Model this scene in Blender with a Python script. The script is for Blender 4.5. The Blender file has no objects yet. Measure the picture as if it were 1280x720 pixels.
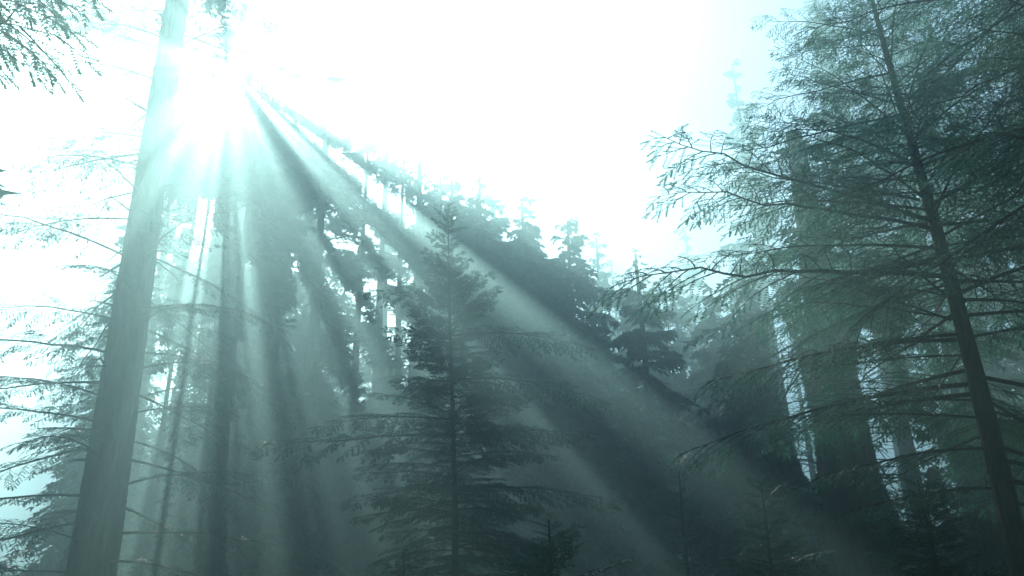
import bpy, math
import numpy as np
from mathutils import Matrix, Vector

scene = bpy.context.scene
C = scene.collection
PI = math.pi

# ------------------------------------------------------------------ camera
CAM = np.array([0.0, 0.0, 1.6])
LENS, PITCH, ROLL = 35.0, 26.0, 1.7
cd = bpy.data.cameras.new('camera')
cam = bpy.data.objects.new('camera', cd)
C.objects.link(cam)
cd.lens, cd.sensor_width = LENS, 36.0
cd.clip_start, cd.clip_end = 0.05, 6000.0
p = math.radians(PITCH)
fwd = Vector((0, math.cos(p), math.sin(p)))
right0 = Vector((1, 0, 0))
up0 = right0.cross(fwd)
rr = math.radians(ROLL)
right = (right0 * math.cos(rr) - up0 * math.sin(rr)).normalized()
up = (up0 * math.cos(rr) + right0 * math.sin(rr)).normalized()
cam.matrix_world = Matrix.Translation(CAM) @ Matrix((right, up, -fwd)).transposed().to_4x4()
scene.camera = cam
FPX = 1280.0 * LENS / 36.0
R_, U_, F_ = np.array(right), np.array(up), np.array(fwd)


def ray(px, py):
    d = F_ * FPX + R_ * (px - 640.0) - U_ * (py - 360.0)
    return d / np.linalg.norm(d)


def pt(px, py, dist):
    """The point seen at that place, DIST metres in front (measured along the ground)."""
    d = ray(px, py)
    return CAM + d * (dist / d[1])


# ------------------------------------------------------------------ sun and sky
SUN = ray(288, 85)
SUN_ELEV, SUN_AZ = math.asin(SUN[2]), math.atan2(SUN[0], SUN[1])
sl = bpy.data.lights.new('sun', 'SUN')
sl.energy, sl.angle, sl.color = 5.0, math.radians(0.5), (1.0, 0.86, 0.77)
so = bpy.data.objects.new('sun', sl)
so.rotation_mode = 'QUATERNION'
so.rotation_quaternion = Vector(-SUN).to_track_quat('-Z', 'Y')
so.location = (0, 0, 80)
C.objects.link(so)

world = bpy.data.worlds.new('World')
scene.world = world
world.use_nodes = True
nt = world.node_tree
nt.nodes.clear()
sky = nt.nodes.new('ShaderNodeTexSky')
sky.sky_type = 'NISHITA'
sky.sun_disc = False
sky.sun_elevation, sky.sun_rotation = SUN_ELEV, SUN_AZ
sky.air_density, sky.dust_density, sky.ozone_density = 1.0, 0.5, 1.5
bg = nt.nodes.new('ShaderNodeBackground')
bg.inputs['Strength'].default_value = 0.15
wo = nt.nodes.new('ShaderNodeOutputWorld')
nt.links.new(sky.outputs[0], bg.inputs['Color'])
nt.links.new(bg.outputs[0], wo.inputs['Surface'])

vs = scene.view_settings
vs.view_transform, vs.look = 'Standard', 'None'
vs.exposure, vs.gamma = 1.25, 1.0
cy = scene.cycles
cy.use_denoising = True
cy.max_bounces, cy.diffuse_bounces, cy.glossy_bounces = 4, 2, 2
cy.transmission_bounces, cy.volume_bounces, cy.transparent_max_bounces = 2, 0, 4

# frame of the sun's own view of the scene: SU to its right, SV up, seen from below
SU = np.cross(SUN, [0, 0, 1]); SU /= np.linalg.norm(SU)
SV = np.cross(SU, SUN)


def sun_angle(px, py):
    d = ray(px, py)
    return math.degrees(math.atan2(-d @ SV, d @ SU))


# openings in the far canopy: (angle from, angle to, nearest, farthest) round the line from here to the sun
GAPS = [
    (sun_angle(760, 446), sun_angle(740, 506), 3.6, 16.0),
    (140, 186, 1.0, 5.5),
    (-95, sun_angle(860, -2), 1.0, 12.0),
]
# openness of the crowns round the sun: angle, share open, reach of the opening
A_ = sun_angle
OPEN = [(-180, .6, 2.2), (-100, .6, 1.6), (0, .6, 1.5), (A_(740, 506) - 2, .5, 1.3), (A_(520, 308), .4, 1.4), (A_(520, 316), 1, 7.0), (A_(520, 332), 1, 7.0), (A_(520, 340), .4, 1.6),
        (A_(520, 345), .4, 1.6), (A_(520, 352), 1, 6.5), (A_(520, 372), 1, 6.5), (A_(520, 386), .6, 2.6), (A_(480, 430), .65, 2.8), (A_(446, 430), 1, 3.6), (A_(385, 430), 1, 3.6), (A_(350, 430), .75, 3.2),
        (A_(270, 300), .75, 3.2), (A_(235, 300), 1, 4.6), (A_(140, 300), 1, 4.8), (A_(100, 300), .8, 3.4), (165, .85, 4.0), (180, .6, 2.2)]
# thinner foliage: (angle from, to, nearest, farthest, share missing)
THIN = [(29, 36, 7.0, 13, .3), (40, 76, 8.8, 19, .42), (76, 180, 7.0, 20, .40)]
# chinks through the far foliage: place, half width, half height (in sixtieths of a degree or so), share of leaves missing
CHINKS = [(989, 490, 17, 105, 1.1), (1112, 540, 24, 120, 1.0), (800, 325, 34, 40, .75), (487, 245, 20, 22, .8), (455, 490, 20, 14, .5), (543, 680, 12, 14, .9), (1165, 600, 24, 70, .8), (1160, 440, 26, 60, .7)]
CH_DIR = [(ray(x, y), w / FPX, h / FPX, k) for x, y, w, h, k in CHINKS]


def in_chink(P, rng):
    d = P - CAM
    r = np.linalg.norm(d, axis=1); d = d / r[:, None]
    cell = np.floor(P / .55).astype(int)
    noise = np.abs(np.sin(cell[:, 0] * 12.9898 + cell[:, 1] * 78.233 + cell[:, 2] * 37.719) * 43758.5453) % 1
    out = np.zeros(len(P), bool)
    for c, w, h, k in CH_DIR:
        e = ((d - c) @ R_ + .18 * ((d - c) @ U_) * (1 if c[0] > .2 else 0)) / w, ((d - c) @ U_) / h
        out |= (e[0] ** 2 + e[1] ** 2 < 1) & (noise < k)
    return out & (r > 23)


def in_gap(P):
    """Which of the points P (n, 3) lie in an opening of the far canopy."""
    c = P - CAM
    u, v, t = c @ SU, c @ SV, c @ SUN
    rho, phi = np.hypot(u, v), np.degrees(np.arctan2(-v, u))
    out = np.zeros(len(P), bool)
    wv = np.sin(P[:, 0] * 1.7 + P[:, 2] * 2.3) + np.sin(P[:, 1] * 2.1 - P[:, 2] * 1.3 + 1) + .8 * np.sin(P[:, 0] * 4.1 - P[:, 1] * 3.7)
    w2 = np.sin(P[:, 0] * 1.1 - P[:, 2] * 1.9 + 2) + np.sin(P[:, 1] * 1.5 + P[:, 2] * .9) + .8 * np.sin(P[:, 0] * 3.3 + P[:, 1] * 4.3)
    rw, pw = np.hypot(u + .5 * w2, v + .75 * wv), np.degrees(np.arctan2(-(v + .75 * wv), u + .5 * w2))
    h2 = lambda g: np.abs(np.sin(np.floor(u / g) * 12.9898 + np.floor(v / g) * 78.233) * 43758.5453) % 1
    cell, cell2 = h2(.3), h2(.9)
    oa, op, orr = np.array(sorted(OPEN)).T
    po, ro = np.interp(phi, oa, op), np.interp(phi, oa, orr)
    out |= (cell < po * np.clip((ro - rho) / (.45 * ro), 0, 1)) | (rho < .55)
    for a, b, r0, r1 in GAPS:
        a, b = min(a, b), max(a, b)
        if b - a > 18:                                        # leafy, uneven edges on the wide ones
            out |= (pw > a) & (pw < b) & (rw > r0) & (rw < r1)
        else:                                                 # ragged ones on the narrow
            w = np.clip(np.minimum(phi - a, b - phi) / ((b - a) * .45), 0, 1) * np.clip((rho - r0) / .6 + .3, 0, 1) * np.clip((r1 - rho) / (.3 * r1), 0, 1)
            out |= cell < w
    for a, b, r0, r1, k in THIN:
        out |= (phi > a) & (phi < b) & (rho > r0) & (rho < r1) & (cell2 < k)
    e = .35 * w2
    out |= (u > 1.3) & (u < 25 + 2 * e) & (v > -.9 - .21 * u + e) & ((u < 2.6 + .5 * e) | (v < .15 + .2 * wv) | (v > .17 * u + .3 + .3 * wv))   # the widest, to the right
    w = np.clip((v + 1.7 + .42 * u) / (.8 + .21 * u), 0, 1) ** 1.5                        # and thinning out below it
    out |= (u > .9) & (u < 17) & (v < 0) & (h2(.35) < .55 * w * np.interp(phi, [14, 22, 30, 36], [1, .75, .45, .08]))
    return out & (t > 26)


# ------------------------------------------------------------------ materials
def material(name):
    m = bpy.data.materials.new(name)
    m.use_nodes = True
    m.node_tree.nodes.clear()
    return m, m.node_tree.nodes, m.node_tree.links


def foliage_mat(name, c0, c1, trans, scale=0.5):
    m, n, l = material(name)
    out = n.new('ShaderNodeOutputMaterial')
    geo = n.new('ShaderNodeNewGeometry')
    noi = n.new('ShaderNodeTexNoise'); noi.inputs['Scale'].default_value = scale; noi.inputs['Detail'].default_value = 3
    l.new(geo.outputs['Position'], noi.inputs['Vector'])
    mix = n.new('ShaderNodeMix'); mix.data_type = 'FLOAT'
    mix.inputs[0].default_value = 0.5
    l.new(noi.outputs['Fac'], mix.inputs[2]); l.new(geo.outputs['Random Per Island'], mix.inputs[3])
    ramp = n.new('ShaderNodeValToRGB')
    ramp.color_ramp.elements[0].position, ramp.color_ramp.elements[0].color = 0.25, (*c0, 1)
    ramp.color_ramp.elements[1].position, ramp.color_ramp.elements[1].color = 0.8, (*c1, 1)
    l.new(mix.outputs[0], ramp.inputs[0])
    b = n.new('ShaderNodeBsdfPrincipled')
    b.inputs['Roughness'].default_value = 0.5
    b.inputs['Specular IOR Level'].default_value = 0.35
    l.new(ramp.outputs[0], b.inputs['Base Color'])
    t = n.new('ShaderNodeBsdfTranslucent')
    l.new(ramp.outputs[0], t.inputs['Color'])
    ms = n.new('ShaderNodeMixShader'); ms.inputs[0].default_value = trans
    l.new(b.outputs[0], ms.inputs[1]); l.new(t.outputs[0], ms.inputs[2])
    l.new(ms.outputs[0], out.inputs['Surface'])
    return m


def bark_mat(name, c0, c1, xy=7.0, z=0.7, bump=1.0):
    m, n, l = material(name)
    out = n.new('ShaderNodeOutputMaterial')
    tc = n.new('ShaderNodeTexCoord')
    mp = n.new('ShaderNodeMapping'); mp.inputs['Scale'].default_value = (xy, xy, z)
    l.new(tc.outputs['Object'], mp.inputs['Vector'])
    noi = n.new('ShaderNodeTexNoise'); noi.inputs['Scale'].default_value = 1.0; noi.inputs['Detail'].default_value = 6
    noi.inputs['Roughness'].default_value = 0.65
    l.new(mp.outputs[0], noi.inputs['Vector'])
    ramp = n.new('ShaderNodeValToRGB')
    ramp.color_ramp.elements[0].position, ramp.color_ramp.elements[0].color = 0.35, (*c0, 1)
    ramp.color_ramp.elements[1].position, ramp.color_ramp.elements[1].color = 0.7, (*c1, 1)
    l.new(noi.outputs['Fac'], ramp.inputs[0])
    bp = n.new('ShaderNodeBump'); bp.inputs['Strength'].default_value = bump; bp.inputs['Distance'].default_value = 0.15
    l.new(noi.outputs['Fac'], bp.inputs['Height'])
    b = n.new('ShaderNodeBsdfPrincipled'); b.inputs['Roughness'].default_value = 0.9
    b.inputs['Specular IOR Level'].default_value = 0.2
    l.new(ramp.outputs[0], b.inputs['Base Color']); l.new(bp.outputs[0], b.inputs['Normal'])
    l.new(b.outputs[0], out.inputs['Surface'])
    return m


M_HEM = foliage_mat('hemlock_needles', (0.030, 0.125, 0.092), (0.105, 0.270, 0.185), 0.55, 0.7)
M_FIR = foliage_mat('fir_needles', (0.018, 0.070, 0.055), (0.045, 0.140, 0.095), 0.4, 0.6)
M_FAR = foliage_mat('far_needles', (0.020, 0.065, 0.052), (0.042, 0.115, 0.082), 0.35, 0.2)
M_BARK = bark_mat('redwood_bark', (0.018, 0.015, 0.013), (0.150, 0.105, 0.078), 6.0, 0.8)
M_BARK2 = bark_mat('grey_bark', (0.030, 0.026, 0.022), (0.110, 0.095, 0.080), 18.0, 3.0, 0.5)


# ------------------------------------------------------------------ mesh helpers
def mesh(name, V, T, mats, mi=None, smooth=False):
    me = bpy.data.meshes.new(name)
    V = np.asarray(V, np.float32); T = np.asarray(T, np.int32)
    me.vertices.add(len(V)); me.vertices.foreach_set('co', V.ravel())
    me.loops.add(T.size); me.loops.foreach_set('vertex_index', T.ravel())
    k = T.shape[1]
    me.polygons.add(len(T)); me.polygons.foreach_set('loop_start', np.arange(0, T.size, k, dtype=np.int32))
    for m in mats: me.materials.append(m)
    if mi is not None: me.polygons.foreach_set('material_index', np.asarray(mi, np.int32))
    me.polygons.foreach_set('use_smooth', np.full(len(T), smooth, bool))
    me.update(calc_edges=True)
    return me


def obj(name, me, parent=None):
    o = bpy.data.objects.new(name, me)
    C.objects.link(o)
    if parent is not None: o.parent = parent
    return o


def tag(o, label, cat, group=None):
    o['label'], o['category'] = label, cat
    if group: o['group'] = group


def thing(name, label, cat, loc, group=None):
    o = bpy.data.objects.new(name, None)
    C.objects.link(o)
    o.location = loc
    o.empty_display_size = 0.3
    tag(o, label, cat, group)
    return o


def tube(path, rad, k=6, flute=None):
    """Quads of a tube along PATH (n, 3), radii (n,) or (n, k)."""
    path = np.asarray(path, float); n = len(path)
    rad = np.asarray(rad, float)
    if rad.ndim == 1: rad = np.repeat(rad[:, None], k, 1)
    d = np.gradient(path, axis=0); d /= np.linalg.norm(d, axis=1)[:, None] + 1e-9
    ref = np.array([0, 0, 1.0]) if abs(d[0][2]) < 0.8 else np.array([1.0, 0, 0])
    a = np.cross(d, ref); a /= np.linalg.norm(a, axis=1)[:, None] + 1e-9
    b = np.cross(d, a)
    th = np.arange(k) / k * 2 * PI
    V = path[:, None] + rad[..., None] * (a[:, None] * np.cos(th)[None, :, None] + b[:, None] * np.sin(th)[None, :, None])
    i = np.arange(n - 1)[:, None] * k; j = np.arange(k)[None]; j2 = (j + 1) % k
    T = np.stack([i + j, i + j2, i + k + j2, i + k + j], -1).reshape(-1, 4)
    return V.reshape(-1, 3), T


def join(parts):
    Vs, Ts, n = [], [], 0
    for V, T in parts:
        Vs.append(V); Ts.append(T + n); n += len(V)
    return np.concatenate(Vs), np.concatenate(Ts)


def unit(v):
    return v / (np.linalg.norm(v, axis=-1, keepdims=True) + 1e-9)


# ------------------------------------------------------------------ near branches: wood and needles as separate meshes
def needles(rng, P, D, L, per, nlen, nw, flat=0.8):
    """Triangles: PER pairs of needles on each twig from P along D with length L."""
    n = len(P)
    side = unit(np.cross(D, np.array([0, 0, 1.0])) + 1e-3)
    nor = np.cross(side, D)
    tau = (np.arange(per) + 0.6) / per
    base = P[:, None] + D[:, None] * (L[:, None] * tau[None])[..., None]
    ang = rng.normal(0, 1 - flat, (n, per)) * 1.5
    out = []
    for s in (-1, 1):
        sd = side[:, None] * np.cos(ang)[..., None] * s + nor[:, None] * np.sin(ang)[..., None]
        nd = unit(D[:, None] * rng.uniform(.45, .9, (n, per, 1)) + sd)
        ln = nlen * rng.uniform(.7, 1.25, (n, per, 1)) * np.where(tau > .93, .8, 1)[None, :, None]
        w = D[:, None] * nw
        out.append(np.stack([base - w, base + w, base + nd * ln], 2).reshape(-1, 3, 3))
    tip = P + D * L[:, None]
    w = side * nw
    out.append(np.stack([tip - D * nlen * .6 - w, tip - D * nlen * .6 + w, tip + D * nlen * .8], 1))
    return np.concatenate(out)


def branch(seed, L, sag, rise, hang, spread, step2, step3, per, nlen, nw, r0, bare=0.12, l2max=0.34, l3=(.07, .17)):
    rng = np.random.default_rng(seed)
    nseg = 14
    t = np.linspace(0, 1, nseg)
    ax = np.stack([L * t, L * .05 * np.cumsum(rng.normal(0, .35, nseg)) * t, L * (rise * t - sag * t ** 2)], 1)
    ax[:, 2] += L * .012 * np.cumsum(rng.normal(0, .5, nseg)) * t
    wood = [tube(ax, r0 * (1 - .88 * t), 5)]
    f = lambda q: np.stack([np.interp(q, t, ax[:, k]) for k in range(3)], -1)
    n2 = max(6, int(L / step2))
    P3, D3, L3 = [], [], []
    for i in range(n2):
        q = bare + (1 - bare) * (i + rng.uniform(.1, .9)) / n2
        if rng.random() < .10: continue
        s = 1 if i % 2 else -1
        b0 = f(q); tg = unit(f(min(1, q + .04)) - f(max(0, q - .04)))
        sd = unit(np.cross([0, 0, 1.0], tg))
        a = math.radians(spread + rng.normal(0, 9))
        env = min(1.0, (q - bare) / .25 + .45) * (1 - q) ** .55
        l2 = L * l2max * env * rng.uniform(.55, 1.15) + .10
        k = max(3, int(l2 / .09) + 2)
        uu = np.linspace(0, 1, k)
        d0 = tg * math.cos(a) + sd * s * math.sin(a)
        bend = rng.normal(0, .12)
        tw = b0 + d0 * (uu * l2)[:, None] + np.array([0, 0, -1.0]) * (hang * .5 * l2 * uu ** 2)[:, None] + tg * (bend * l2 * uu ** 2)[:, None]
        wood.append(tube(tw, np.linspace(.0055, .0018, k) * (1 + L * .1), 3))
        m = max(3, int(l2 / step3))
        for j in range(m):
            v = (j + rng.uniform(.2, .8)) / m
            if v < .08: continue
            c = np.array([np.interp(v, uu, tw[:, z]) for z in range(3)])
            dd = unit(tw[min(k - 1, int(v * (k - 1)) + 1)] - tw[max(0, int(v * (k - 1)) - 1)])
            ss = unit(np.cross([0, 0, 1.0], dd)) * (1 if j % 2 else -1)
            D3.append(unit(dd * .75 + ss * rng.uniform(.5, .9) + np.array([0, 0, -1.0]) * (hang * rng.uniform(.2, 1.5)) + rng.normal(0, .10, 3)))
            P3.append(c); L3.append(rng.uniform(*l3) * (1.15 - .5 * v))
        D3.append(unit(tw[-1] - tw[-2] + np.array([0, 0, -.1 * hang]) * l2)); P3.append(tw[-1]); L3.append(.10)
    D3.append(unit(ax[-1] - ax[-2])); P3.append(ax[-1]); L3.append(.14)
    tri = needles(rng, np.array(P3), np.array(D3), np.array(L3), per, nlen, nw)
    V = tri.reshape(-1, 3)
    return join(wood), (V, np.arange(len(V)).reshape(-1, 3))


def branch_set(name, n, seed, bark, leaf, **kw):
    out = []
    for i in range(n):
        (wv, wt), (fv, ft) = branch(seed + i, **kw)
        out.append((mesh(name, wv, wt, [bark], smooth=True), mesh('foliage', fv, ft, [leaf]), kw['L']))
    return out


B_HEM = branch_set('branch', 8, 100, M_BARK2, M_HEM, L=3.2, sag=.13, rise=.06, hang=.38, spread=54, step2=.085, step3=.047, per=9, nlen=.024, nw=.0065, r0=.026, l2max=.36, l3=(.10, .25))
B_HEMS = branch_set('branch', 5, 150, M_BARK2, M_HEM, L=1.6, sag=.12, rise=.10, hang=.35, spread=52, step2=.085, step3=.055, per=9, nlen=.024, nw=.0065, r0=.014, l2max=.38, l3=(.09, .22))
B_FIR = branch_set('branch', 8, 200, M_BARK2, M_FIR, L=3.0, sag=.18, rise=.10, hang=.32, spread=54, bare=.05, step2=.09, step3=.05, per=6, nlen=.042, nw=.013, r0=.026, l2max=.34, l3=(.10, .22))
B_FIRS = branch_set('branch', 5, 250, M_BARK2, M_FIR, L=1.3, sag=.08, rise=.06, hang=.2, spread=50, bare=.04, step2=.065, step3=.045, per=6, nlen=.042, nw=.013, r0=.016, l2max=.38, l3=(.09, .18))
B_RED = branch_set('branch', 8, 300, M_BARK2, M_FIR, L=5.5, sag=.26, rise=.10, hang=.30, spread=52, step2=.16, step3=.075, per=6, nlen=.050, nw=.015, r0=.040, bare=.16, l2max=.28, l3=(.14, .32))


def trunk_mesh(H, r0, r1, seed, k=10, rings=40, wob=.0, flute=0.0, flare=.3, lean=(0, 0)):
    rng = np.random.default_rng(seed)
    t = np.linspace(0, 1, rings)
    ph = rng.uniform(0, 6.28, 4)
    path = np.stack([wob * (np.sin(t * 5 + ph[0]) - math.sin(ph[0])) + lean[0] * t, wob * (np.sin(t * 6 + ph[1]) - math.sin(ph[1])) + lean[1] * t, H * t], 1)
    r = r0 + (r1 - r0) * t ** .9
    r = r * (1 + flare * np.exp(-t * H / 1.2))
    th = np.arange(k) / k * 2 * PI
    rad = np.repeat(r[:, None], k, 1)
    if flute:
        for m in (5, 9, 14, 21):
            rad *= 1 + flute / (m ** .35) * np.sin(m * th[None] + rng.uniform(0, 6.28) + .9 * np.sin(t[:, None] * H * .25 + rng.uniform(0, 6)))
        rad *= 1 + flute * .45 * rng.normal(0, 1, rad.shape)
    V, T = tube(path, rad, k)
    n = len(V)
    return (V, T), path, r


def on_trunk(path, z):
    return np.array([np.interp(z, path[:, 2], path[:, i]) for i in range(3)])


RNG = np.random.default_rng(7)


def add_branch(root, tmpl, base, az, el, length, twist=0.0):
    wood, leaf, L = tmpl
    b = obj('branch', wood, root)
    s = length / L
    b.matrix_basis = Matrix.Translation(base) @ Matrix.Rotation(az, 4, 'Z') @ Matrix.Rotation(-el, 4, 'Y') @ Matrix.Rotation(twist, 4, 'X') @ Matrix.Diagonal((s, s, s, 1))
    obj('foliage', leaf, b)
    return b


def aim(root, tmpl, base_w, tip_w):
    """A branch from a point on the trunk towards the place of its tip."""
    o = np.array(root.location)
    d = np.asarray(tip_w) - np.asarray(base_w)
    wood, leaf, L = tmpl
    tip = np.array(wood.vertices[0].co)
    add_branch(root, tmpl, np.asarray(base_w) - o, math.atan2(d[1], d[0]), math.atan2(d[2], math.hypot(d[0], d[1])) + .10, float(np.linalg.norm(d)))


def conifer(name, label, cat, loc, H, r0, seed, n, z0, z1, reach, long_set, short_set, el_low=-.25, el_top=.6, bark=None, group=None, wob=.05, r_top=.012, lean=(0, 0), power=.75, k=10, flute=0.0, extra=None, skip=None):
    rng = np.random.default_rng(seed)
    root = thing(name, label, cat, loc, group)
    (V, T), path, r = trunk_mesh(H, r0, r_top, seed, k=k, wob=wob, lean=lean, flute=flute)
    obj('trunk', mesh('trunk', V, T, [bark or M_BARK2], smooth=True), root)
    for i in range(n):
        q = (i + rng.uniform(0, 1)) / n
        z = z0 + (z1 - z0) * q
        ln = reach * max(.07, (1 - (z - z0) / (H - z0))) ** power * rng.uniform(.5, 1.18)
        az = i * 2.39996 + rng.normal(0, .35)
        el = el_low + (el_top - el_low) * q ** 1.6 + rng.normal(0, .13)
        if skip and skip(z, az): continue
        st = long_set if ln > 1.5 or not short_set else short_set
        add_branch(root, st[rng.integers(len(st))], on_trunk(path, z), az, el, ln, rng.normal(0, .15))
    return root, path


# ------------------------------------------------------------------ far trees: trunk and one crown mesh each
def crown(seed, H, z0, reach, nb, base, path, n2=26, m=6, tl=.26, tw=.075, carve=True, near_chinks=True, power=.7, droop=.35, ragged=.35):
    rng = np.random.default_rng(seed)
    q = (np.arange(nb) + rng.uniform(0, 1, nb)) / nb
    z = z0 + (H - z0) * q
    ln = reach * np.clip(1 - q, .05, 1) ** power * rng.uniform(1 - ragged * 1.3, 1 + ragged * .5, nb)
    az = np.arange(nb) * 2.39996 + rng.normal(0, .5, nb)
    el = -.25 + .8 * q ** 1.5 + rng.normal(0, .12, nb)
    x0 = np.stack([np.interp(z, path[:, 2], path[:, 0]), np.interp(z, path[:, 2], path[:, 1]), z], 1)
    h = np.stack([np.cos(az), np.sin(az), np.zeros(nb)], 1)
    at = lambda t: x0[:, None] + h[:, None] * (ln[:, None] * t * np.cos(el)[:, None])[..., None] + np.array([0, 0, 1.0]) * (ln[:, None] * (t * np.sin(el)[:, None] - droop * t ** 2))[..., None]
    t = .10 + .90 * (np.arange(n2)[None] + rng.uniform(0, 1, (nb, n2))) / n2
    P = at(t)
    side = np.cross(np.array([0, 0, 1.0]), h)
    s = np.where(np.arange(n2) % 2, 1, -1)[None, :, None]
    a = np.radians(rng.normal(52, 14, (nb, n2)))[..., None]
    D = h[:, None] * np.cos(a) + side[:, None] * s * np.sin(a) + np.array([0, 0, -1.0]) * rng.uniform(.05, .6, (nb, n2, 1))
    D = unit(D)
    l2 = (ln[:, None] * .34 * np.clip((1 - t), 0, 1) ** .5 + .06 + .055 * ln[:, None]) * rng.uniform(.5, 1.2, (nb, n2))
    P, D, l2 = P.reshape(-1, 3), D.reshape(-1, 3), l2.ravel()
    keep = rng.random(len(P)) > .08
    P, D, l2 = P[keep], D[keep], l2[keep]
    tau = (np.arange(m) + .5) / m
    thin = rng.random(len(P)) < np.clip(np.repeat(ln, n2)[keep] / 1.6, .3, 1)      # sparse tips
    P, D, l2 = P[thin], D[thin], l2[thin]
    B = P[:, None] + D[:, None] * (l2[:, None] * tau)[..., None] + np.array([0, 0, -1.0]) * (l2[:, None] * .25 * tau ** 2)[..., None]
    sd = unit(np.cross(D, [0, 0, 1.0]))
    tris = []
    for sg in (-1, 1):
        nd = unit(D[:, None] * rng.uniform(.4, 1.1, (len(P), m, 1)) + sd[:, None] * sg + np.array([0, 0, -1.0]) * rng.uniform(-.2, 1.0, (len(P), m, 1)))
        le = tl * rng.uniform(.5, 1.3, (len(P), m, 1)) * np.clip(l2 / .6, .28, 1.5)[:, None, None]
        w = D[:, None] * tw
        tris.append(np.stack([B - w, B + w, B + nd * le], 2).reshape(-1, 3, 3))
    tri = np.concatenate(tris)
    c = tri.mean(1) + base
    g = in_chink(c, rng) if near_chinks else np.zeros(len(tri), bool)
    if carve:
        g |= in_gap(c)
        for q_ in range(3): g |= in_gap(tri[:, q_] * .85 + (c - base) * .15 + base)
    tri = tri[~g]
    V = tri.reshape(-1, 3); T = np.arange(len(V)).reshape(-1, 3)
    tt = np.linspace(0, 1, 5)[None]
    bp = at(np.repeat(tt, nb, 0))
    wood = []
    for i in range(nb):
        if ln[i] > .8: wood.append(tube(bp[i], np.linspace(.012 + .012 * ln[i], .006, 5), 3))
    WV, WT = join(wood)
    WT = np.concatenate([WT[:, [0, 1, 2]], WT[:, [0, 2, 3]]])
    if carve: WT = WT[~in_gap(WV[WT].mean(1) + base)]
    return np.concatenate([V, WV]), np.concatenate([T, WT + len(V)]), np.r_[np.zeros(len(T), int), np.ones(len(WT), int)]


def far_tree(name, label, cat, loc, H, r0, seed, z0, reach, nb, group=None, flute=0.0, lean=(0, 0), k=12, rings=30, rtop=.06, crown_on=True, **kw):
    root = thing(name, label, cat, loc, group)
    (V, T), path, r = trunk_mesh(H, r0, rtop, seed, k=k, rings=rings, wob=.12, flute=flute, lean=lean)
    obj('trunk', mesh('trunk', V, T, [M_BARK], smooth=True), root)
    V, T, mi = crown(seed + 1, H, z0, reach, nb, np.array(loc), path, **kw)
    obj('crown', mesh('crown', V, T, [M_FAR, M_BARK2], mi), root)
    return root


# ------------------------------------------------------------------ ground
def ground():
    n = 121
    g = np.sign(np.linspace(-1, 1, n)) * np.abs(np.linspace(-1, 1, n)) ** 2 * 900
    X, Y = np.meshgrid(g, g)
    Z = .12 * np.sin(X * .31) * np.cos(Y * .27) + .2 * np.sin(X * .06 + 1) * np.sin(Y * .07)
    V = np.stack([X, Y, Z], -1).reshape(-1, 3)
    i = (np.arange(n - 1)[:, None] * n + np.arange(n - 1)[None]).ravel()
    T = np.stack([i, i + 1, i + n + 1, i + n], 1)
    m, nn, l = material('forest_floor')
    out = nn.new('ShaderNodeOutputMaterial'); b = nn.new('ShaderNodeBsdfPrincipled'); b.inputs['Roughness'].default_value = .95
    tc = nn.new('ShaderNodeNewGeometry')
    no = nn.new('ShaderNodeTexNoise'); no.inputs['Scale'].default_value = .8; no.inputs['Detail'].default_value = 8
    l.new(tc.outputs['Position'], no.inputs['Vector'])
    r = nn.new('ShaderNodeValToRGB')
    r.color_ramp.elements[0].position, r.color_ramp.elements[0].color = .35, (.020, .028, .014, 1)
    r.color_ramp.elements[1].position, r.color_ramp.elements[1].color = .7, (.085, .060, .036, 1)
    l.new(no.outputs['Fac'], r.inputs[0]); l.new(r.outputs[0], b.inputs['Base Color'])
    bp = nn.new('ShaderNodeBump'); bp.inputs['Distance'].default_value = .1
    l.new(no.outputs['Fac'], bp.inputs['Height']); l.new(bp.outputs[0], b.inputs['Normal'])
    l.new(b.outputs[0], out.inputs['Surface'])
    o = obj('ground', mesh('ground', V, T, [m], smooth=True))
    o['kind'] = 'structure'


ground()


def foot(px, py, dist):
    q = pt(px, py, dist)
    return (float(q[0]), float(dist), 0.0)


# ------------------------------------------------------------------ the redwood on the left
D = 30.0
lw = foot(117, 700, D)
root = thing('redwood_tree', 'massive straight grey trunk rising alone at the left, upper part dissolving in sunlit fog', 'tree', lw)
(V, T), rpath, rr_ = trunk_mesh(47, .80, .22, 11, k=64, rings=160, wob=.10, flute=.032, flare=.35)
obj('trunk', mesh('trunk', V, T, [M_BARK], smooth=True), root)
rng = np.random.default_rng(21)
for i in range(92):
    z = 6 + 26 * (i + rng.uniform(0, 1)) / 92
    az = i * 2.39996 + rng.normal(0, .4)
    ln = rng.uniform(3.6, 6.8) * (1 if z < 24 else .85)
    if 18.5 < z < 25.5 and math.cos(az) > 0: continue
    rb = np.interp(z, rpath[:, 2], rr_) * .85
    b = on_trunk(rpath, z) + np.array([math.cos(az), math.sin(az), 0]) * rb
    add_branch(root, B_RED[rng.integers(8)], b, az, rng.uniform(-.25, .12), ln, rng.normal(0, .2))
for i in range(26):                                          # dead stubs
    z = rng.uniform(3.5, 24); az = rng.uniform(0, 2 * PI); ln = rng.uniform(.25, 1.1)
    c0 = on_trunk(rpath, z); h_ = np.array([math.cos(az), math.sin(az), 0]); rb = np.interp(z, rpath[:, 2], rr_) * .9
    t_ = np.linspace(0, 1, 5)[:, None]
    V, T = tube(c0 + h_ * (rb + ln * t_) + np.array([0, 0, -1.0]) * ln * (rng.uniform(-.1, .35) * t_ ** 2) + rng.normal(0, .02, (5, 3)), np.linspace(.05, .018, 5) * rng.uniform(.6, 1.2), 6)
    obj('branch_stub', mesh('branch_stub', V, T, [M_BARK2], smooth=True), root)
V, T, mi = crown(31, 47, 31, 4.2, 60, np.array(lw), rpath, n2=26)
obj('crown', mesh('crown', V, T, [M_FAR, M_BARK2], mi), root)

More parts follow.
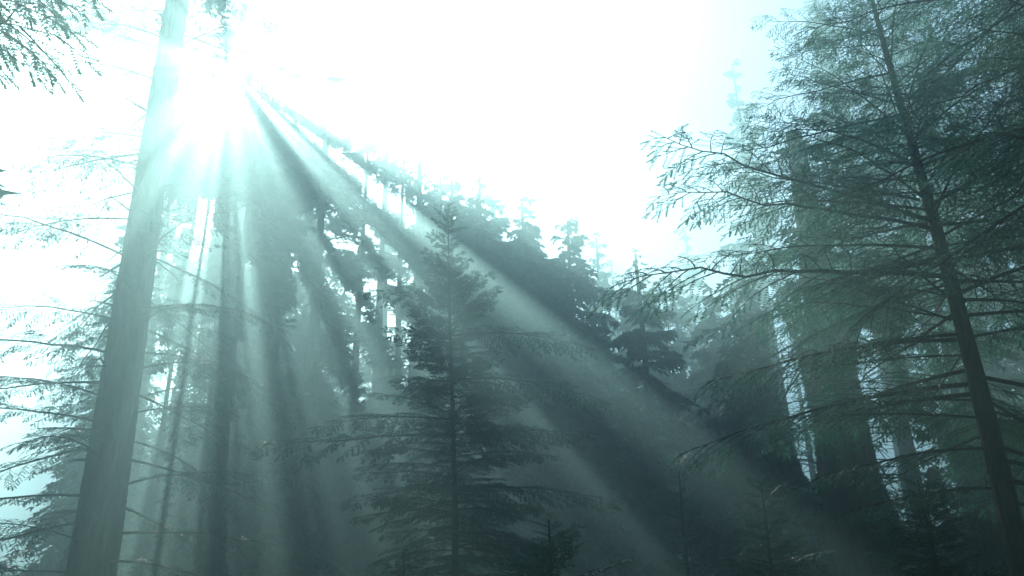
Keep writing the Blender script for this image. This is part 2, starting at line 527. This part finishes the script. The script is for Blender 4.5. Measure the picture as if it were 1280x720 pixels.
# ------------------------------------------------------------------ the young fir in the middle
D = 22.0
fw = foot(563, 700, D)
tipz = pt(570, 268, D)[2]
fir, fpath = conifer('young_fir', 'slender young fir standing in the middle, its whole pointed top clear in the light shafts', 'tree', fw, tipz, .135, 41, 170, 3.6, tipz - .15, 2.9, B_FIR, B_FIRS, el_low=-.14, el_top=.7, wob=.08, power=.68)
fo = np.array(fw)
for (bx, by), (tx, ty), dd in [((566, 545), (318, 572), -1.2), ((566, 420), (732, 425), -.6), ((566, 475), (752, 492), -.5), ((566, 375), (456, 372), -.4), ((566, 545), (740, 552), -.8), ((566, 610), (770, 640), -1.0), ((566, 640), (440, 655), -.6), ((566, 525), (400, 535), .8)]:
    aim(fir, B_FIR[RNG.integers(8)], pt(bx, by, D), pt(tx, ty, D + dd))

# ------------------------------------------------------------------ the hemlock on the right
D = 12.0
hw = foot(1262, 700, D)
Hh = pt(1105, 90, D)[2]
hem, hpath = conifer('hemlock_tree', 'tall near hemlock at the right with bare dark trunk and drooping sprays lit pale green', 'tree', hw, Hh + 2.2, .20, 51, 150, 3.0, Hh + 1.6, 4.0, B_HEM, B_HEMS, el_low=-.15, el_top=.55, wob=.06, r_top=.02, power=.42, skip=lambda z, a: (z < 5.2 and math.cos(a) < .35) or (z < 6.8 and math.sin(a) < -.35))
for (bx, by), (tx, ty), dd in [((1160, 275), (812, 198), -.8), ((1165, 285), (822, 270), -.3), ((1178, 345), (762, 392), -1.2), ((1195, 425), (890, 490), -1.0), ((1210, 480), (862, 580), -1.4), ((1150, 250), (890, 225), .8), ((1135, 200), (950, 140), -.5), ((1125, 160), (975, 60), -.6),
                                ((1190, 400), (960, 345), .5), ((1170, 310), (880, 330), .7), ((1215, 500), (1000, 520), .5), ((1230, 560), (1010, 610), -.6), ((1240, 610), (1060, 650), -.8), ((1120, 140), (1060, 20), -.4), ((1125, 155), (1200, 60), -.4)]:
    aim(hem, B_HEM[RNG.integers(8)], pt(bx, by, D), pt(tx, ty, D + dd))

# a neighbour out of frame on the right whose limbs hang into the top corner
hem2, _ = conifer('hemlock_tree', 'near hemlock whose dark overhanging limbs fill the top right corner', 'tree', (6.8, 8.6, 0), 14.5, .19, 61, 92, 7.2, 13.8, 3.4, B_HEM, B_HEMS, el_low=-.2, el_top=.5, power=.45)
# and one on the left that reaches into the top left corner
hem3, hp3 = conifer('hemlock_tree', 'near hemlock whose dark green sprays hang into the top left corner', 'tree', (-6.4, 6.6, 0), 12.5, .17, 71, 22, 9.4, 12.0, 2.2, B_HEM, B_HEMS, el_low=-.1, el_top=.5, power=.45)
for z_, tip in [(7.9, (88, 22)), (7.7, (50, 44)), (8.3, (76, -12)), (7.5, (26, 60)), (8.0, (30, 8))]:
    aim(hem3, B_HEMS[RNG.integers(5)], np.array(hem3.location) + on_trunk(hp3, z_), pt(*tip, 6.2))

# ------------------------------------------------------------------ big trunks behind the hemlock
far_tree('giant_tree', 'broad dark giant trunk between two glinting gaps, standing behind the near hemlock', 'tree', foot(1085, 700, 27), 20, 1.22, 81, 12.5, 3.8, 80, flute=.03, k=56, rings=90, rtop=.25)
# ------------------------------------------------------------------ trunks in the fog, left of the fir
far_tree('giant_tree', 'very wide pale trunk in blue fog between the redwood and the young fir', 'tree', foot(300, 700, 52), 39, 2.2, 85, 13, 6.5, 110, flute=.02, k=48, rings=90, rtop=.4)
far_tree('fir_tree', 'straight narrow trunk in fog below the fir\'s long left limb', 'tree', foot(368, 700, 46), 34, .68, 87, 8.5, 5.0, 110, rtop=.1)
far_tree('fir_tree', 'faint narrow trunk in fog close left of the young fir\'s stem', 'tree', foot(512, 700, 48), 34, .78, 89, 8.5, 5.0, 110, rtop=.1)

# ------------------------------------------------------------------ understorey
young = [
    ('dark young conifer whose top just shows left of the fir\'s stem at the bottom edge', (500, 690, 12), 3.9, 24),
    ('dark spreading young conifer at the bottom edge right of the fir\'s stem', (690, 650, 12), 4.5, 34),
    ('thin upright sapling against the shade right of the long light shaft', (852, 590, 18), 7.4, 26),
    ('young conifer with pale green lit sprays below the second broad trunk', (950, 605, 16), 6.6, 34),
    ('shadowy young conifer filling the bottom between the broad trunk and the near hemlock', (1150, 600, 14), 6.0, 34),
]
for i, (lb, (px, py, dist), _h, n) in enumerate(young):
    f_ = foot(px, py, dist); h_ = float(pt(px, py, dist)[2])
    conifer('young_conifer', lb, 'tree', f_, h_, .05 + .006 * h_, 500 + i, int(n * 3), .6, h_ - .06, 1.1 if i == 2 else 2.3, B_FIR, B_FIRS, el_low=-.1, el_top=.5, power=.7, wob=.04)

# ------------------------------------------------------------------ the forest behind
def sun_tree(u, v, y):
    """x and height of a tree at distance Y whose top stands U metres right of and V metres above the line to the sun."""
    A = np.array([[SU[0], -SUN[0]], [SU[1], -SUN[1]]])       # u*SU + v*SV + t*SUN = (x, y, z)
    t = (y - u * SU[1] - v * SV[1]) / SUN[1]
    q = u * SU + v * SV + t * SUN
    return float(q[0]), float(q[2] + 1.6)


frng = np.random.default_rng(77)
forest = []  # x, y, height, trunk radius, crown base, reach
for y, x0, x1, step, h in [(42, -2.4, 33, 5.6, 46), (51, -13, 40, 6.4, 50), (60, -15, 44, 6.6, 51), (80, -25, 54, 5.6, 45)]:
    for x in np.arange(x0, x1, step):
        forest.append((float(x + frng.uniform(-1.4, 1.4)), y + float(frng.uniform(-3, 3)), h * float(frng.uniform(.9, 1.0)), .58, float(frng.uniform(4, 8)), float(frng.uniform(5.0, 6.4))))
n_rows = len(forest)
for x, y, h in [(-17, 46, 19), (-22, 52, 17), (-27.5, 47, 13), (-25, 63, 20), (-19.5, 60, 22)]:
    forest.append((x, y, h, .5, 9, 5.2))
forest += [(-31, 74, 44, .6, 14, 5.2), (-27, 96, 50, .65, 14, 5.6), (-41, 92, 52, .6, 14, 5.2),
           (24, 34, 38, .5, 7, 5.0), (21, 25, 34, .45, 6, 4.6), (9.6, 36, 19, .35, 4, 4.4), (5.2, 38, 21, .35, 4, 4.2), (13.5, 37, 22, .35, 4, 4.4), (2.0, 37, 19, .35, 4, 4.2), (7.2, 30, 14, .25, 3, 3.4), (14.5, 31, 20, .3, 3, 3.6)]
for u, v, y in [(-.5, .6, 53), (.9, .8, 46), (3.6, 1.5, 58), (5.4, 1.8, 60), (7.2, 2.1, 58), (1.2, -.2, 50), (2.7, -1.2, 47), (4.3, -1.8, 51), (3.4, -1.6, 56), (1.9, -2.4, 44), (6.0, -2.5, 48), (-1.0, -2.2, 47), (12.2, -4.9, 46), (14.2, -5.7, 49), (10.6, -4.3, 50), (15.6, -6.2, 45), (13.2, -5.3, 53), (8.2, -3.4, 49), (-2.6, -2.6, 52)]:  # conifers added to block the sun off the viewer and the mist between shafts
    x, h = sun_tree(u, v + (2.2 if u < 7.5 else 1.0), y)
    forest.append((x, y, h, (.4 if abs(u) > 1 else .15), 6, 7.0))
for i, (x, y, h, r, z0, rc) in enumerate(forest):
    u_ = x * SU[0] + y * SU[1]
    if i < n_rows and y < 64 and 0 < u_ < 33:                # the nearer rows stay below the bright opening
        h = min(h, (.5 - .30 * u_ - x * SV[0] - y * SV[1]) / SV[2] + 1.6)
    if i >= n_rows and x < -16 and h < 30: lb, gp = 'low conifer in the pale fog left of the massive redwood trunk', 'low conifers left of the redwood trunk'
    elif y > 70: lb, gp = 'distant conifer of the back row, almost erased by bright fog', 'distant conifers almost erased by fog'
    elif u_ > 29.6: lb, gp = 'tall dark conifer of the forest behind the near hemlock at right', 'dark conifers behind the near hemlock'
    elif h < 23: lb, gp = 'lower bushy conifer in the shade between young fir and broad trunk', 'lower conifers in the shade'
    elif x < -7: lb, gp = 'tall conifer with light shafts across it, in fog left of the young fir', 'conifers in the light shafts left of the fir'
    else: lb, gp = 'hazy conifer of the mid forest behind the young fir, below the glare', 'hazy conifers behind the young fir'
    far_tree('conifer_tree', lb, 'tree', (x, y, 0), h, r, 1000 + 2 * i, z0, rc, (135 if y < 56 else 105) if h > 25 else 84, group=gp, n2=32 if y < 56 else 26, tl=.31 if y < 56 else .34, tw=.10, carve=y < 76, power=.62 if i < n_rows else .55)

# the forest goes on beside and behind the camera: three trees copied
around = [(-16, 14, 38), (-25, 25, 42), (-26, 6, 40), (-14, -6, 36), (-6, -14, 40), (4, -14, 38), (16, -4, 40), (18, 6, 36), (18, 15, 42), (24, 20, 44), (-22, -16, 42), (-12, -26, 44), (0, -27, 40), (12, -22, 44), (23, -10, 42),
          (30, 4, 44), (33, 20, 44), (-33, 18, 42), (-34, -4, 42), (-31, 34, 40), (34, 34, 44), (42, 46, 46), (11, -12, 34), (-10, -9, 34), (40, 12, 46), (-8, -40, 46), (8, -38, 46), (28, -26, 46), (-30, -30, 46)]
for i, (x, y, h) in enumerate(around):
    if i < 3:
        protos = (protos if i else []) + [far_tree('shade_tree', 'tall conifer of the forest beside and behind the viewer', 'tree', (x, y, 0), 42, .55, 2000 + 2 * i, 11, 6.6, 90, group='forest conifers round the clearing', n2=24, tl=.42, tw=.13, carve=False, near_chinks=False)]
        continue
    src = protos[i % 3]
    o = src.copy(); C.objects.link(o)
    o.location, o.rotation_euler = (x, y, 0), (0, 0, i * 1.7)
    o.scale = (1, 1, h / 42)
    for ch in src.children:
        c = ch.copy(); C.objects.link(c); c.parent = o


# ------------------------------------------------------------------ haze
def haze():
    x, y, z0, z1 = 1000, 1000, -1.6, 52.0
    V = [(sx * x, sy * y, z) for z in (z0, z1) for sx, sy in ((-1, -1), (1, -1), (1, 1), (-1, 1))]
    T = [(3, 2, 1, 0), (4, 5, 6, 7), (0, 1, 5, 4), (1, 2, 6, 5), (2, 3, 7, 6), (3, 0, 4, 7)]
    m, n, l = material('haze')
    out = n.new('ShaderNodeOutputMaterial')
    v = n.new('ShaderNodeVolumePrincipled')
    v.inputs['Color'].default_value = (.46, .90, .92, 1)
    v.inputs['Density'].default_value = .0165
    v.inputs['Anisotropy'].default_value = .72
    v.inputs['Density Attribute'].default_value = ''
    l.new(v.outputs[0], out.inputs['Volume'])
    try: m.cycles.homogeneous_volume = True
    except Exception: pass
    o = obj('haze', mesh('haze', V, T, [m]))
    o['kind'] = 'stuff'


haze()
